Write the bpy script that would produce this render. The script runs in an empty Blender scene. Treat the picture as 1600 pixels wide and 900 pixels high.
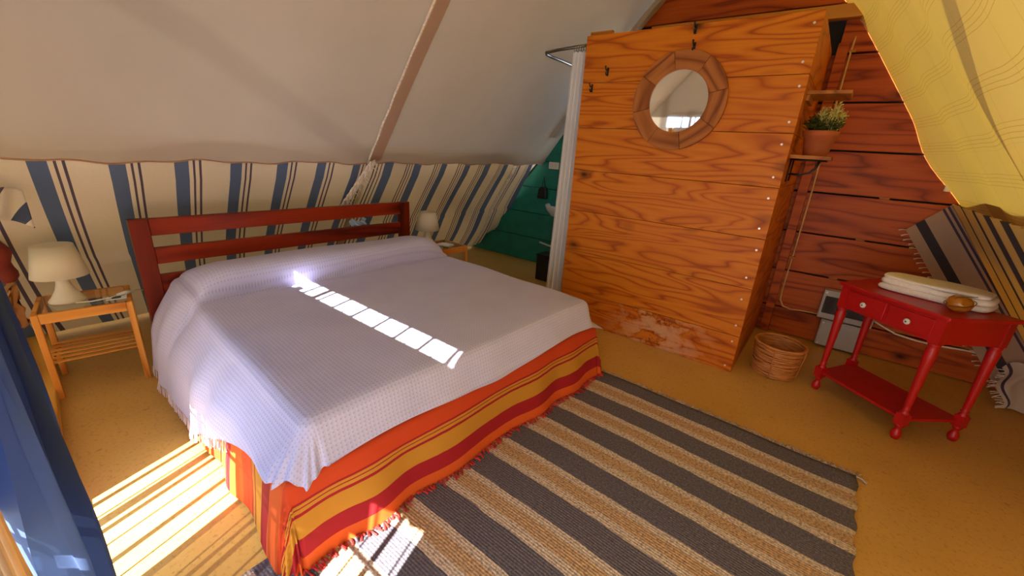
import bpy, bmesh, math, random
from mathutils import Vector, Matrix
random.seed(7)
PI = math.pi
S = bpy.context.scene
COL = S.collection

# ------------------------------------------------------------------ camera
cam = bpy.data.cameras.new('camera'); cam.sensor_width = 36; cam.lens = 36 * 641 / 1600; cam.clip_start = .02
co = bpy.data.objects.new('camera', cam); COL.objects.link(co)
yc = Vector((521, -189, 641)).normalized()
zc = -Vector((-117, 1855, 641)).normalized(); zc = (zc - yc * zc.dot(yc)).normalized()
xc = yc.cross(zc)
rot = Matrix(((xc[0], -xc[1], -xc[2]), (yc[0], -yc[1], -yc[2]), (zc[0], -zc[1], -zc[2])))
co.matrix_world = Matrix.Translation((0, 0, 1.5)) @ rot.to_4x4()
S.camera = co

# ------------------------------------------------------------------ world, sun, exposure
SUN_AZ, SUN_EL = math.radians(-18), math.radians(45)
LIGHT = Vector((math.sin(SUN_AZ) * math.cos(SUN_EL), math.cos(SUN_AZ) * math.cos(SUN_EL), -math.sin(SUN_EL)))  # travel direction
w = bpy.data.worlds.new('sky'); S.world = w; w.use_nodes = True
bg = w.node_tree.nodes['Background']; bg.inputs[0].default_value = (.45, .66, 1.0, 1); bg.inputs[1].default_value = 5.5
sl = bpy.data.lights.new('sun', 'SUN'); sl.energy = 42; sl.angle = math.radians(.53); sl.color = (1, .99, .96)
so = bpy.data.objects.new('sun', sl); COL.objects.link(so); so.location = (3, -6, 8)
so.rotation_euler = LIGHT.to_track_quat('-Z', 'Y').to_euler()
vs = S.view_settings; vs.view_transform = 'Standard'; vs.look = 'None'; vs.gamma = 1; vs.use_curve_mapping = False; vs.exposure = 0.12

# ------------------------------------------------------------------ helpers
def lin(c): c /= 255; return c / 12.92 if c <= .04045 else ((c + .055) / 1.055) ** 2.4
def rgb(r, g, b): return (lin(r), lin(g), lin(b), 1)

class MB:
    def __init__(s): s.v = []; s.f = []; s.uv = {}; s.mi = []
    def box(s, x0, x1, y0, y1, z0, z1):
        n = len(s.v)
        s.v += [(x, y, z) for x in (x0, x1) for y in (y0, y1) for z in (z0, z1)]
        s.f += [tuple(n + i for i in q) for q in ((0, 1, 3, 2), (4, 6, 7, 5), (0, 4, 5, 1), (2, 3, 7, 6), (0, 2, 6, 4), (1, 5, 7, 3))]
        return s
    def prism(s, poly, axis, a, b):      # poly in the two other axes, extruded along axis from a to b
        n = len(s.v); k = len(poly)
        for t in (a, b):
            for p in poly:
                q = list(p); q.insert(axis, t); s.v.append(tuple(q))
        s.f.append(tuple(n + i for i in range(k))); s.f.append(tuple(n + k + i for i in reversed(range(k))))
        for i in range(k):
            j = (i + 1) % k; s.f.append((n + i, n + k + i, n + k + j, n + j))
        return s
    def tube(s, pts, r, n=8, cap=True):
        pts = [Vector(p) for p in pts]; m = len(pts); rr = r if isinstance(r, (list, tuple)) else [r] * m
        base = len(s.v); up = None
        for i, p in enumerate(pts):
            t = (pts[min(i + 1, m - 1)] - pts[max(i - 1, 0)])
            if t.length < 1e-9: t = Vector((0, 0, 1))
            t.normalize()
            if up is None:
                up = Vector((0, 0, 1)) if abs(t.z) < .9 else Vector((1, 0, 0))
            a = t.cross(up)
            if a.length < 1e-6: a = t.orthogonal()
            a.normalize(); b = a.cross(t); up = b
            for k in range(n):
                q = p + (a * math.cos(2 * PI * k / n) + b * math.sin(2 * PI * k / n)) * rr[i]; s.v.append(tuple(q))
        for i in range(m - 1):
            for k in range(n):
                k2 = (k + 1) % n
                s.f.append((base + i * n + k, base + i * n + k2, base + (i + 1) * n + k2, base + (i + 1) * n + k))
        if cap:
            s.f.append(tuple(base + k for k in reversed(range(n)))); s.f.append(tuple(base + (m - 1) * n + k for k in range(n)))
        return s
    def lathe(s, prof, n=24, c=(0, 0, 0), cap=True):
        base = len(s.v); m = len(prof)
        for r, z in prof:
            for k in range(n): s.v.append((c[0] + r * math.cos(2 * PI * k / n), c[1] + r * math.sin(2 * PI * k / n), c[2] + z))
        for i in range(m - 1):
            for k in range(n):
                k2 = (k + 1) % n
                s.f.append((base + i * n + k, base + i * n + k2, base + (i + 1) * n + k2, base + (i + 1) * n + k))
        if cap:
            s.f.append(tuple(base + k for k in reversed(range(n)))); s.f.append(tuple(base + (m - 1) * n + k for k in range(n)))
        return s
    def grid(s, fn, nu, nv):             # fn(a, b) -> (pos, uv), a and b in 0..1
        base = len(s.v)
        for i in range(nu + 1):
            for j in range(nv + 1):
                p, uv = fn(i / nu, j / nv); s.uv[len(s.v)] = uv; s.v.append(tuple(p))
        for i in range(nu):
            for j in range(nv):
                a = base + i * (nv + 1) + j; s.f.append((a, a + nv + 1, a + nv + 2, a + 1))
        return s
    def build(s, name, mat, parent=None, smooth=False, bevel=0, thick=0, loc=None, rz=0, mats=None):
        me = bpy.data.meshes.new(name); me.from_pydata(s.v, [], s.f); me.update()
        if s.uv:
            lay = me.uv_layers.new(name='UVMap')
            for l in me.loops: lay.data[l.index].uv = s.uv.get(l.vertex_index, (0, 0))
        bm = bmesh.new(); bm.from_mesh(me)
        if not s.uv: bmesh.ops.recalc_face_normals(bm, faces=bm.faces)
        bm.to_mesh(me); bm.free()
        me.materials.append(mat)
        if smooth:
            for p in me.polygons: p.use_smooth = True
        o = bpy.data.objects.new(name, me); COL.objects.link(o)
        if parent: o.parent = parent
        if loc: o.location = loc
        if rz: o.rotation_euler.z = rz
        if bevel:
            b = o.modifiers.new('bevel', 'BEVEL'); b.width = bevel; b.segments = 2; b.limit_method = 'ANGLE'
        if thick:
            t = o.modifiers.new('thickness', 'SOLIDIFY'); t.thickness = thick; t.offset = 0
        return o

def tag(o, label, cat, group=None):
    o['label'] = label; o['category'] = cat
    if group: o['group'] = group
    return o
def struct(o, label=None):
    o['kind'] = 'structure'
    if label: o['label'] = label
    return o
def stuff(o): o['kind'] = 'stuff'; return o
def thing(name, label, cat, loc=(0, 0, 0), rz=0, group=None):
    o = bpy.data.objects.new(name, None); COL.objects.link(o); o.location = loc; o.rotation_euler.z = rz
    o.empty_display_size = .1
    return tag(o, label, cat, group)
def copy_tree(o, parent=None):
    c = o.copy(); COL.objects.link(c); c.parent = parent
    for ch in [x for x in COL.objects if x.parent == o]: copy_tree(ch, c)
    return c

# ------------------------------------------------------------------ materials
class NT:
    def __init__(s, name):
        s.m = bpy.data.materials.new(name); s.m.use_nodes = True; s.t = s.m.node_tree
        s.b = s.t.nodes['Principled BSDF']; s.out = s.t.nodes['Material Output']
    def n(s, typ, **kw):
        x = s.t.nodes.new(typ)
        for k, v in kw.items():
            if k in x.inputs: s.set(x.inputs[k], v)
            else: setattr(x, k, v)
        return x
    def set(s, inp, v):
        if hasattr(v, 'is_linked') or hasattr(v, 'links'): s.t.links.new(v, inp)
        else: inp.default_value = v
    def math(s, op, a, b=0.0, c=None):
        x = s.n('ShaderNodeMath', operation=op); s.set(x.inputs[0], a); s.set(x.inputs[1], b)
        if c is not None: s.set(x.inputs[2], c)
        return x.outputs[0]
    def mix(s, f, a, b, mode='MIX'):
        x = s.n('ShaderNodeMix', data_type='RGBA', blend_type=mode)
        s.set(x.inputs[0], f); s.set(x.inputs[6], a); s.set(x.inputs[7], b); return x.outputs[2]
    def ramp(s, f, stops, interp='LINEAR'):
        x = s.n('ShaderNodeValToRGB'); s.set(x.inputs[0], f); cr = x.color_ramp; cr.interpolation = interp
        while len(cr.elements) < len(stops): cr.elements.new(.5)
        for e, (p, c) in zip(cr.elements, stops): e.position = p; e.color = c
        return x.outputs[0]
    def coord(s, kind='Object', scale=(1, 1, 1), loc=(0, 0, 0), rand=False):
        tc = s.n('ShaderNodeTexCoord').outputs[kind]
        mp = s.n('ShaderNodeMapping'); s.set(mp.inputs[0], tc); mp.inputs['Scale'].default_value = scale
        if rand:
            oi = s.n('ShaderNodeObjectInfo').outputs['Random']
            cx = s.n('ShaderNodeCombineXYZ'); s.set(cx.inputs[0], s.math('MULTIPLY', oi, 37.0)); s.set(cx.inputs[1], s.math('MULTIPLY', oi, 91.0)); s.set(cx.inputs[2], s.math('MULTIPLY', oi, 53.0))
            s.set(mp.inputs['Location'], cx.outputs[0])
        else: mp.inputs['Location'].default_value = loc
        return mp.outputs[0]
    def noise(s, vec, scale=5, detail=3, rough=.5, dist=0):
        x = s.n('ShaderNodeTexNoise'); s.set(x.inputs['Vector'], vec); x.inputs['Scale'].default_value = scale
        x.inputs['Detail'].default_value = detail; x.inputs['Roughness'].default_value = rough; x.inputs['Distortion'].default_value = dist
        return x.outputs[0]
    def bump(s, h, strength=.3, dist=.01):
        x = s.n('ShaderNodeBump'); x.inputs['Strength'].default_value = strength; x.inputs['Distance'].default_value = dist
        s.set(x.inputs['Height'], h); s.set(s.b.inputs['Normal'], x.outputs[0]); return x.outputs[0]
    def col(s, c): s.set(s.b.inputs['Base Color'], c)
    def rough(s, r): s.set(s.b.inputs['Roughness'], r)
    def translucent(s, color, amount, normal=None):
        tr = s.n('ShaderNodeBsdfTranslucent'); s.set(tr.inputs[0], color)
        mx = s.n('ShaderNodeMixShader'); s.set(mx.inputs[0], amount)
        s.t.links.new(s.b.outputs[0], mx.inputs[1]); s.t.links.new(tr.outputs[0], mx.inputs[2]); s.t.links.new(mx.outputs[0], s.out.inputs[0])
        return mx

def plain(name, c, rough=.5, metal=0, var=.06, scale=8):
    t = NT(name); n = t.noise(t.coord('Object', rand=True), scale, 4)
    d = tuple(x * (1 - 2 * var) for x in c[:3]) + (1,); l = tuple(min(1, x * (1 + 2 * var)) for x in c[:3]) + (1,)
    t.col(t.ramp(n, [(.3, d), (.7, l)])); t.rough(rough); t.b.inputs['Metallic'].default_value = metal
    return t.m

def wood(name, dark, mid, light, axis=0, rings=9, stretch=.13, sc=4.2, rough=.45, knots=True, fine=.35, stain=None):
    t = NT(name)
    st = [1, 1, 1]; st[axis] = stretch
    v = t.coord('Object', tuple(st), rand=True)
    n = t.noise(v, sc, 2.0, .5, .15)
    r = t.math('PINGPONG', t.math('MULTIPLY', n, rings), .5)
    r = t.math('MULTIPLY', r, 2.0)
    base = t.ramp(r, [(.0, dark), (.28, mid), (.75, light), (1, light)])
    st2 = [1, 1, 1]; st2[axis] = .04
    f = t.noise(t.coord('Object', tuple(st2), rand=True), 60, 4, .6)
    base = t.mix(t.math('MULTIPLY', t.math('SUBTRACT', f, .35), fine * 2), base, dark)
    big = t.noise(t.coord('Object', (1, 1, 1), rand=True), 1.3, 2)
    base = t.mix(t.ramp(big, [(.35, (0, 0, 0, 1)), (.75, (.45, .45, .45, 1))]), base, mid)
    if knots:
        vo = t.n('ShaderNodeTexVoronoi'); st3 = [3.0, 3.0, 3.0]; st3[axis] = 1.9
        t.set(vo.inputs['Vector'], t.coord('Object', tuple(st3), rand=True)); vo.inputs['Scale'].default_value = 1.0; vo.inputs['Randomness'].default_value = 1
        k = t.ramp(t.math('ADD', vo.outputs[0], t.math('MULTIPLY', f, .05)), [(.05, (1, 1, 1, 1)), (.11, (.45, .45, .45, 1)), (.2, (0, 0, 0, 1))])
        kd = tuple(x * .28 for x in dark[:3]) + (1,)
        base = t.mix(k, base, kd)
    if stain:                            # pale weathered patches low down on the boards (worn-off varnish)
        tc = t.n('ShaderNodeTexCoord').outputs['Object']; sp = t.n('ShaderNodeSeparateXYZ'); t.set(sp.inputs[0], tc)
        n1 = t.noise(t.coord('Object', (1, 1, 1.6), loc=(3.1, 0, 1.2)), 5.5, 6, .65)
        fx = t.ramp(t.math('ABSOLUTE', t.math('SUBTRACT', sp.outputs[0], stain)), [(.1, (1, 1, 1, 1)), (.5, (0, 0, 0, 1))])
        fac = t.math('MULTIPLY', fx, t.ramp(n1, [(.46, (0, 0, 0, 1)), (.56, (1, 1, 1, 1))]))
        base = t.mix(t.math('MULTIPLY', fac, .75), base, rgb(205, 160, 120))
        edge = t.ramp(n1, [(.43, (0, 0, 0, 1)), (.455, (1, 1, 1, 1)), (.475, (0, 0, 0, 1))])
        base = t.mix(t.math('MULTIPLY', t.math('MULTIPLY', edge, fx), .8), base, rgb(70, 25, 8))
    t.col(base); t.rough(rough); t.bump(f, .15, .002); t.b.inputs['Specular IOR Level'].default_value = .22
    return t.m

M = {}
M['cabin'] = wood('cabin_pine', rgb(150, 66, 8), rgb(196, 106, 14), rgb(210, 124, 22), 0, 16)
M['cabin_low'] = wood('cabin_pine_weathered', rgb(140, 58, 8), rgb(190, 98, 14), rgb(206, 118, 24), 0, 12, stain=.16)
M['cabin_side'] = wood('cabin_pine_side', rgb(140, 58, 8), rgb(188, 96, 14), rgb(204, 114, 24), 1, 8)
M['wall_wood'] = wood('wall_larch', rgb(110, 38, 8), rgb(172, 76, 18), rgb(194, 94, 26), 0, 8)
M['beam'] = wood('beam_pine', rgb(150, 90, 30), rgb(190, 125, 45), rgb(210, 150, 65), 0, 6, knots=False)
M['green'] = plain('green_paint', rgb(18, 122, 106), .5, var=.1)
M['headboard'] = wood('stained_headboard', rgb(60, 12, 4), rgb(120, 32, 10), rgb(150, 46, 16), 1, 5, rough=.35, knots=False)
M['headboard_post'] = wood('stained_post', rgb(45, 10, 4), rgb(95, 24, 8), rgb(120, 34, 12), 2, 5, rough=.35, knots=False)
M['beech'] = wood('table_beech', rgb(190, 110, 40), rgb(220, 145, 60), rgb(232, 165, 80), 1, 4, knots=False)
M['beech_leg'] = wood('table_beech_leg', rgb(190, 110, 40), rgb(220, 145, 60), rgb(232, 165, 80), 2, 4, knots=False)
M['mirror_wood'] = wood('mirror_frame_wood', rgb(105, 52, 18), rgb(152, 88, 36), rgb(180, 112, 52), 0, 7, sc=5, knots=False)
M['shelf_wood'] = wood('shelf_wood', rgb(120, 65, 22), rgb(165, 100, 40), rgb(185, 120, 55), 1, 5, knots=False)
M['red'] = plain('red_paint', rgb(178, 14, 16), .38, var=.05, scale=5)
M['white_plastic'] = plain('white_plastic', rgb(236, 228, 208), .35, var=.02)
M['white'] = plain('white_enamel', rgb(225, 225, 222), .2, var=.02)
M['grey_plastic'] = plain('grey_plastic', rgb(175, 172, 165), .4, var=.03)
M['dark'] = plain('dark_backing', rgb(22, 16, 12), .8)
M['black'] = plain('black_iron', rgb(20, 18, 18), .45)
M['smoke'] = plain('smoked_window', rgb(46, 42, 40), .15)
M['steel'] = plain('dark_steel', rgb(120, 115, 108), .3, 1)
M['screw'] = plain('screw_steel', rgb(225, 220, 210), .3, .4)
M['rope'] = plain('white_rope', rgb(222, 208, 190), .8, var=.12, scale=60)
M['fringe_mauve'] = plain('fringe_mauve', rgb(210, 190, 190), .9, var=.1, scale=40)
M['fringe_red'] = plain('fringe_red', rgb(170, 40, 30), .9, var=.25, scale=14)
M['fringe_grey'] = plain('fringe_grey', rgb(165, 150, 140), .9, var=.15, scale=40)
M['cable'] = plain('cable_sheath', rgb(215, 170, 110), .5)
M['terracotta'] = plain('terracotta', rgb(176, 92, 46), .75, var=.1)
M['soil'] = plain('soil', rgb(40, 26, 16), .95)
M['leaf'] = plain('leaf_green', rgb(70, 78, 24), .6, var=.3, scale=30)
M['flower'] = plain('flower_tips', rgb(205, 195, 105), .6, var=.15, scale=30)
M['towel'] = plain('white_towel', rgb(238, 232, 222), .95, var=.03, scale=60)
M['dark_red'] = plain('dark_red_cloth', rgb(118, 34, 16), .8, var=.15, scale=6)
M['tan'] = plain('tan_cloth', rgb(168, 118, 66), .9, var=.15, scale=10)
M['deck'] = wood('deck_boards', rgb(120, 95, 70), rgb(170, 145, 115), rgb(190, 165, 135), 0, 6, knots=False, rough=.8)
M['sand'] = plain('sandy_ground', rgb(200, 180, 145), .95, var=.1, scale=3)
M['sill'] = wood('sill_pine', rgb(176, 112, 30), rgb(210, 150, 50), rgb(222, 168, 70), 0, 5, knots=False)
M['mattress'] = plain('mattress_ticking', rgb(225, 220, 210), .9)
M['pole'] = plain('cane_pole', rgb(120, 95, 65), .7)

t = NT('mirror_glass'); t.b.inputs['Metallic'].default_value = 1; t.col((.9, .9, .88, 1)); t.rough(.03); M['mirror'] = t.m
t = NT('table_glass'); t.b.inputs['Transmission Weight'].default_value = 1; t.b.inputs['IOR'].default_value = 1.2; t.col((.85, .9, .86, 1)); t.rough(.02); M['glass'] = t.m
t = NT('amber_glass'); t.b.inputs['Transmission Weight'].default_value = .6; t.col(rgb(222, 150, 50)); t.rough(.08); M['amber'] = t.m

# floor: ochre speckled board
t = NT('ochre_floor'); v = t.coord('Object')
big = t.noise(v, 1.2, 3); sp = t.noise(v, 55, 5, .7); sp2 = t.noise(t.coord('Object', (1, 1, 1), (4, 2, 0)), 17, 6, .75)
c = t.ramp(big, [(.3, rgb(192, 148, 70)), (.7, rgb(212, 168, 90))])
c = t.mix(t.ramp(sp, [(.3, (.5, .5, .5, 1)), (.46, (0, 0, 0, 1))]), c, rgb(120, 78, 26))
c = t.mix(t.ramp(sp2, [(.3, (.55, .55, .55, 1)), (.4, (0, 0, 0, 1))]), c, rgb(110, 70, 24))
t.col(c); t.rough(.42); t.bump(sp, .12, .003); M['floor'] = t.m

def canvas(name, c1, c2, trans, amount, sc=300, pin=False, clear=0):
    t = NT(name); v = t.coord('Object'); n = t.noise(v, 1.1, 3); f = t.noise(v, sc, 2)
    c = t.ramp(n, [(.3, c1), (.7, c2)])
    tc = trans
    if pin:
        uv = t.coord('UV'); s = t.n('ShaderNodeSeparateXYZ'); t.set(s.inputs[0], uv)
        def lines(o, per, w):
            return t.math('LESS_THAN', t.math('FRACT', t.math('DIVIDE', o, per)), w)
        wob = t.math('ADD', s.outputs[0], t.math('MULTIPLY', t.noise(v, 3, 2), .015))
        wb2 = t.math('ADD', s.outputs[1], t.math('MULTIPLY', t.noise(v, 4, 2), .015))
        l1 = t.math('MULTIPLY', lines(wb2, .022, .13), lines(wb2, .21, .42))
        l2 = t.math('MULTIPLY', lines(wob, .022, .10), lines(wob, .30, .08))
        ll = t.math('MAXIMUM', l1, l2)
        k = t.mix(ll, (1, 1, 1, 1), (.74, .68, .58, 1))
        c = t.mix(1.0, c, k, 'MULTIPLY'); tc = t.mix(1.0, trans, k, 'MULTIPLY')
    t.col(c); t.rough(.9); t.bump(f, .05, .002); mx = t.translucent(tc, amount)
    if clear:                              # open weave of a voile
        tp = t.n('ShaderNodeBsdfTransparent'); m2 = t.n('ShaderNodeMixShader'); m2.inputs[0].default_value = clear
        t.t.links.new(mx.outputs[0], m2.inputs[1]); t.t.links.new(tp.outputs[0], m2.inputs[2]); t.t.links.new(m2.outputs[0], t.out.inputs[0])
    return t.m
M['canvas'] = canvas('cream_canvas', rgb(176, 164, 146), rgb(188, 176, 158), rgb(222, 200, 172), .0125)
M['gauze'] = canvas('yellow_gauze', rgb(214, 190, 120), rgb(226, 204, 140), rgb(240, 196, 70), .033, pin=True)
M['outer'] = canvas('heavy_canvas', rgb(190, 165, 120), rgb(200, 175, 130), rgb(220, 170, 80), .05)
M['outer_left'] = canvas('heavy_canvas_pale', rgb(190, 165, 120), rgb(200, 175, 130), rgb(235, 215, 180), .06)
M['seam'] = canvas('double_canvas', rgb(196, 172, 152), rgb(206, 182, 160), rgb(236, 205, 180), .75)
M['front'] = canvas('front_canvas', rgb(220, 212, 198), rgb(230, 222, 208), rgb(225, 216, 210), .24)
M['frontL'] = canvas('front_canvas_heavy', rgb(220, 212, 198), rgb(230, 222, 208), rgb(225, 208, 180), .06)
M['sheer'] = canvas('pale_blue_sheer', rgb(170, 196, 225), rgb(186, 208, 232), rgb(130, 172, 245), .12)
M['shower'] = canvas('white_curtain', rgb(242, 238, 234), rgb(248, 246, 242), rgb(220, 210, 200), .25)
M['bluecurtain'] = canvas('blue_voile', rgb(58, 76, 112), rgb(76, 94, 130), rgb(84, 112, 160), .3, clear=.05)
t = NT('lamp_shade_white'); t.col(rgb(238, 230, 206)); t.rough(.5); t.translucent(rgb(240, 225, 190), .25); M['shade'] = t.m

def striped(name, period, off, stops, trans_amt=.3, shear=0.0, base=None, axis=0, weave=240, tcol=None):
    """stripes from UV: fract((uv + off)/period) through a constant ramp."""
    t = NT(name); uv = t.coord('UV'); s = t.n('ShaderNodeSeparateXYZ'); t.set(s.inputs[0], uv)
    o = s.outputs[axis]
    f = t.math('FRACT', t.math('DIVIDE', t.math('ADD', o, off), period)) if period else o
    c = t.ramp(f, stops, 'CONSTANT')
    n = t.noise(t.coord('Object'), weave, 2)
    c = t.mix(t.math('MULTIPLY', n, .22), c, (0.12, .10, .09, 1))
    t.col(c); t.rough(.92); t.bump(n, .08, .002)
    if trans_amt:
        k = t.mix(1.0, c, tcol or (1, .86, .62, 1), 'MULTIPLY'); t.translucent(k, trans_amt)
    return t.m
W, B, T_ = rgb(224, 212, 192), rgb(84, 104, 142), rgb(84, 72, 92)
M['stripeA'] = striped('striped_cotton', .29, .105, [(0, B), (.24, W), (.31, T_), (.35, W), (.415, T_), (.46, W)])
M['stripeB'] = striped('striped_cotton_flipped', .325, -.04, [(0, W), (.44, T_), (.475, W), (.53, T_), (.565, W), (.63, T_), (.66, W), (.72, B), (.98, W)])
DG = rgb(64, 62, 72)
BG, BG_LIT = rgb(205, 178, 150), rgb(225, 198, 120)  # beige ground, and the same ground with yellow backlight painted in
M['stripeC'] = striped('striped_throw', 0, 0, [(0, BG), (.032, DG), (.064, BG), (.125, T_), (.131, BG), (.139, T_), (.145, BG), (.153, DG), (.178, BG_LIT), (.215, T_), (.222, BG_LIT), (.245, T_), (.252, BG_LIT), (.275, T_), (.282, BG_LIT), (.31, DG), (.34, BG_LIT), (.40, T_), (.407, BG_LIT), (.43, T_), (.437, BG_LIT), (.46, DG), (.49, BG_LIT), (.60, DG), (.63, BG_LIT), (.75, DG), (.78, BG_LIT)], .35)
M['towelstripe'] = striped('striped_towel', .16, 0, [(0, rgb(225, 215, 195)), (.35, rgb(60, 75, 105)), (.62, rgb(225, 215, 195)), (.75, T_), (.82, rgb(225, 215, 195))], .1)
# bed skirt: stripes by flat distance past the base edge at the foot (uv.x = bed length coordinate)
O1, O2, MU, RE = rgb(214, 70, 14), rgb(226, 92, 16), rgb(206, 142, 36), rgb(168, 14, 26)
t = NT('orange_bed_skirt'); uv = t.coord('UV'); s = t.n('ShaderNodeSeparateXYZ'); t.set(s.inputs[0], uv)
x = t.math('ADD', s.outputs[0], t.math('MULTIPLY', t.math('SUBTRACT', t.noise(t.coord('UV'), 6, 2), .5), .012))
f = t.math('FRACT', t.math('DIVIDE', t.math('SUBTRACT', x, 1.95), .42))
c = t.ramp(f, [(0, O1), (.185, RE), (.21, MU), (.235, RE), (.25, MU), (.285, RE), (.315, MU), (.52, RE), (.71, O2), (.955, O1)], 'CONSTANT')
n = t.noise(t.coord('Object'), 260, 2); c = t.mix(t.math('MULTIPLY', n, .15), c, rgb(90, 10, 6)); t.col(c); t.rough(.85); t.bump(n, .08, .002)
t.translucent(c, .12); M['skirt'] = t.m
# bedspread: mauve weave with small dots
t = NT('mauve_bedspread'); uv = t.coord('UV', (1, 1, 1)); s = t.n('ShaderNodeSeparateXYZ'); t.set(s.inputs[0], uv)
def wv(o, per): return t.math('SINE', t.math('MULTIPLY', o, 2 * PI / per))
a = t.math('ADD', s.outputs[0], s.outputs[1]); b = t.math('SUBTRACT', s.outputs[0], s.outputs[1])
d = t.math('MULTIPLY', wv(a, .034), wv(b, .034))
dots = t.ramp(d, [(.55, (0, 0, 0, 1)), (.8, (1, 1, 1, 1))])
c = t.mix(t.math('MULTIPLY', dots, .33), t.ramp(t.noise(t.coord('UV'), 3, 3), [(.3, rgb(190, 188, 218)), (.7, rgb(200, 198, 228))]), rgb(120, 96, 110))
t.col(c); t.rough(.95); t.bump(t.math('ADD', d, t.noise(t.coord('UV'), 160, 2)), .18, .003); M['spread'] = t.m
# rug
t = NT('striped_rug'); uv = t.coord('UV'); s = t.n('ShaderNodeSeparateXYZ'); t.set(s.inputs[0], uv)
y = t.math('ADD', s.outputs[1], t.math('MULTIPLY', t.math('SUBTRACT', t.noise(t.coord('UV', (3, 1, 1)), 3, 2), .5), .016))
f = t.math('FRACT', t.math('DIVIDE', y, .29))
G, K, CR, TN = rgb(104, 98, 104), rgb(104, 98, 104), rgb(222, 200, 172), rgb(208, 168, 118)
c = t.ramp(f, [(0, G), (.47, CR), (.60, TN), (.83, CR), (.985, G)], 'CONSTANT')
sp = t.noise(t.coord('UV'), 90, 4, .7); c = t.mix(t.ramp(sp, [(.35, (.75, .75, .75, 1)), (.6, (0, 0, 0, 1))]), c, rgb(52, 48, 60))
sp3 = t.noise(t.coord('UV', (1, 1, 1), (3, 3, 0)), 150, 3); c = t.mix(t.ramp(sp3, [(.6, (0, 0, 0, 1)), (.72, (.5, .5, .5, 1))]), c, rgb(180, 172, 165))
rib = wv(s.outputs[1], .012)
c = t.mix(t.math('MULTIPLY', t.math('GREATER_THAN', rib, .5), .14), c, rgb(70, 60, 62))
t.col(c); t.rough(.95); t.bump(t.math('ADD', t.math('MULTIPLY', rib, .4), sp), .5, .004); M['rug'] = t.m

# ------------------------------------------------------------------ the tent's outline
def xl(z):                                # left canvas, a little bowed outwards
    b = .10 * math.sin(PI * min(1, max(0, (z - 1.3) / 2.3)))
    return -3.05 + (z - 1.3) / 1.13 - b
def xl0(z): return -3.05 + (z - 1.3) / 1.13
def xr(z): return .009 + (2.32 - z) / 1.415
RZ = 3.66; RX = xr(RZ)
Y0, Y1 = -.14, 4.60

# ------------------------------------------------------------------ floor and ground
struct(MB().box(-4.35, 1.75, -.13, 4.62, -.06, 0).build('floor', M['floor']), 'ochre speckled board floor')
gnd = MB().box(-30, 30, -30, 30, -.5, -.2).build('ground', M['sand']); struct(gnd, 'sandy ground outside the tent')
deck = struct(MB().box(-4.2, 1.7, -1.9, -.16, -.2, -.07).build('deck_frame', M['deck']), 'wooden deck frame outside the door')
for i in range(14):
    y = -1.88 + i * .123
    MB().box(-4.2, 1.7, y, y + .115, -.07, -.045).build('deck_board', M['deck'], deck)

# ------------------------------------------------------------------ canvas slopes
def left_fn(a, b):
    y = Y0 - .02 + a * (Y1 - Y0 + .02); z = 1.30 + b * (RZ - 1.30)
    x = xl(z) - .012 * math.sin(y * 5 + z * 2) - .02 * math.sin(PI * ((y - .0) / 2.05 % 1))
    if b == 0: z += .008 * math.sin(y * 9) + .006 * math.sin(y * 23)
    return (x, y, z), (y, (z - 1.3) * 1.33)
struct(MB().grid(left_fn, 90, 30).build('wall_left', M['canvas'], smooth=True), 'cream canvas tent slope above the bed')
hem = MB().tube([left_fn(i / 90, 0)[0] for i in range(91)], .006, 6).build('hem', M['seam'], bpy.data.objects['wall_left'], smooth=True)
def right_fn(a, b):
    y = Y0 - .02 + a * (4.37 - Y0); z = 1.02 + b * (RZ - 1.02)
    x = xr(z) + .018 * math.sin(y * 7 + 1.5 * math.sin(z * 2)) + .03 * math.sin(y * 2.3)
    e = max(0, (y - 3.9) / .47)
    x -= .045 * e * max(0, math.sin(max(0, z - 1.28) * 5.2)) ** 2
    if b == 0: z += .015 * math.sin(y * 8)
    return (x, y, z), (y, (z - 1.28) * 1.22)
struct(MB().grid(right_fn, 110, 46).build('wall_right', M['gauze'], smooth=True), 'sunlit yellow cotton gauze tent slope')
struct(MB().grid(lambda a, b: ((xr(b * 1.34) + .05 - .02 * b, Y0 + a * (Y1 - Y0), b * 1.34), (a, b)), 20, 8).build('wall_right_lower', M['outer'], smooth=True), 'heavy outer canvas low on the sunlit side')
def low_fn(a, b):
    z = b * 1.47 - .03; x = xl0(z) - .13
    if z > 1.40: x = xl(z) - .04
    return (x, Y0 + a * (Y1 - Y0), z), (a, b)
struct(MB().grid(low_fn, 20, 12).build('wall_left_lower', M['outer_left'], smooth=True), 'heavy outer canvas low behind the striped cloths')
ridge = struct(MB().box(RX - .06, RX + .06, Y0, Y1, RZ - .13, RZ + .02).build('trim_3', M['beam'], bevel=.005), 'ridge beam')

# seam strip with rope, pale rafter against the rear wall
sm = MB()
def seam_fn(a, b):
    z = 1.315 + a * 2.2; y = 2.02 + b * .10
    return (xl(z) + .018, y, z), (b, a)
sm.grid(seam_fn, 30, 2)
struct(sm.build('trim_1', M['seam'], smooth=True), 'mauve seam strip up the canvas slope')
def raf_pts(off): return [(xl(z) + off, z) for z in [1.62 + i * .16 for i in range(12)]]
o = raf_pts(.015); i_ = raf_pts(.075)
poly = o + i_[::-1]
struct(MB().prism([(p[0], p[1]) for p in poly], 1, 4.26, 4.345).build('trim_4', M['canvas']), 'pale rafter where the slope meets the plank wall')

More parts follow.
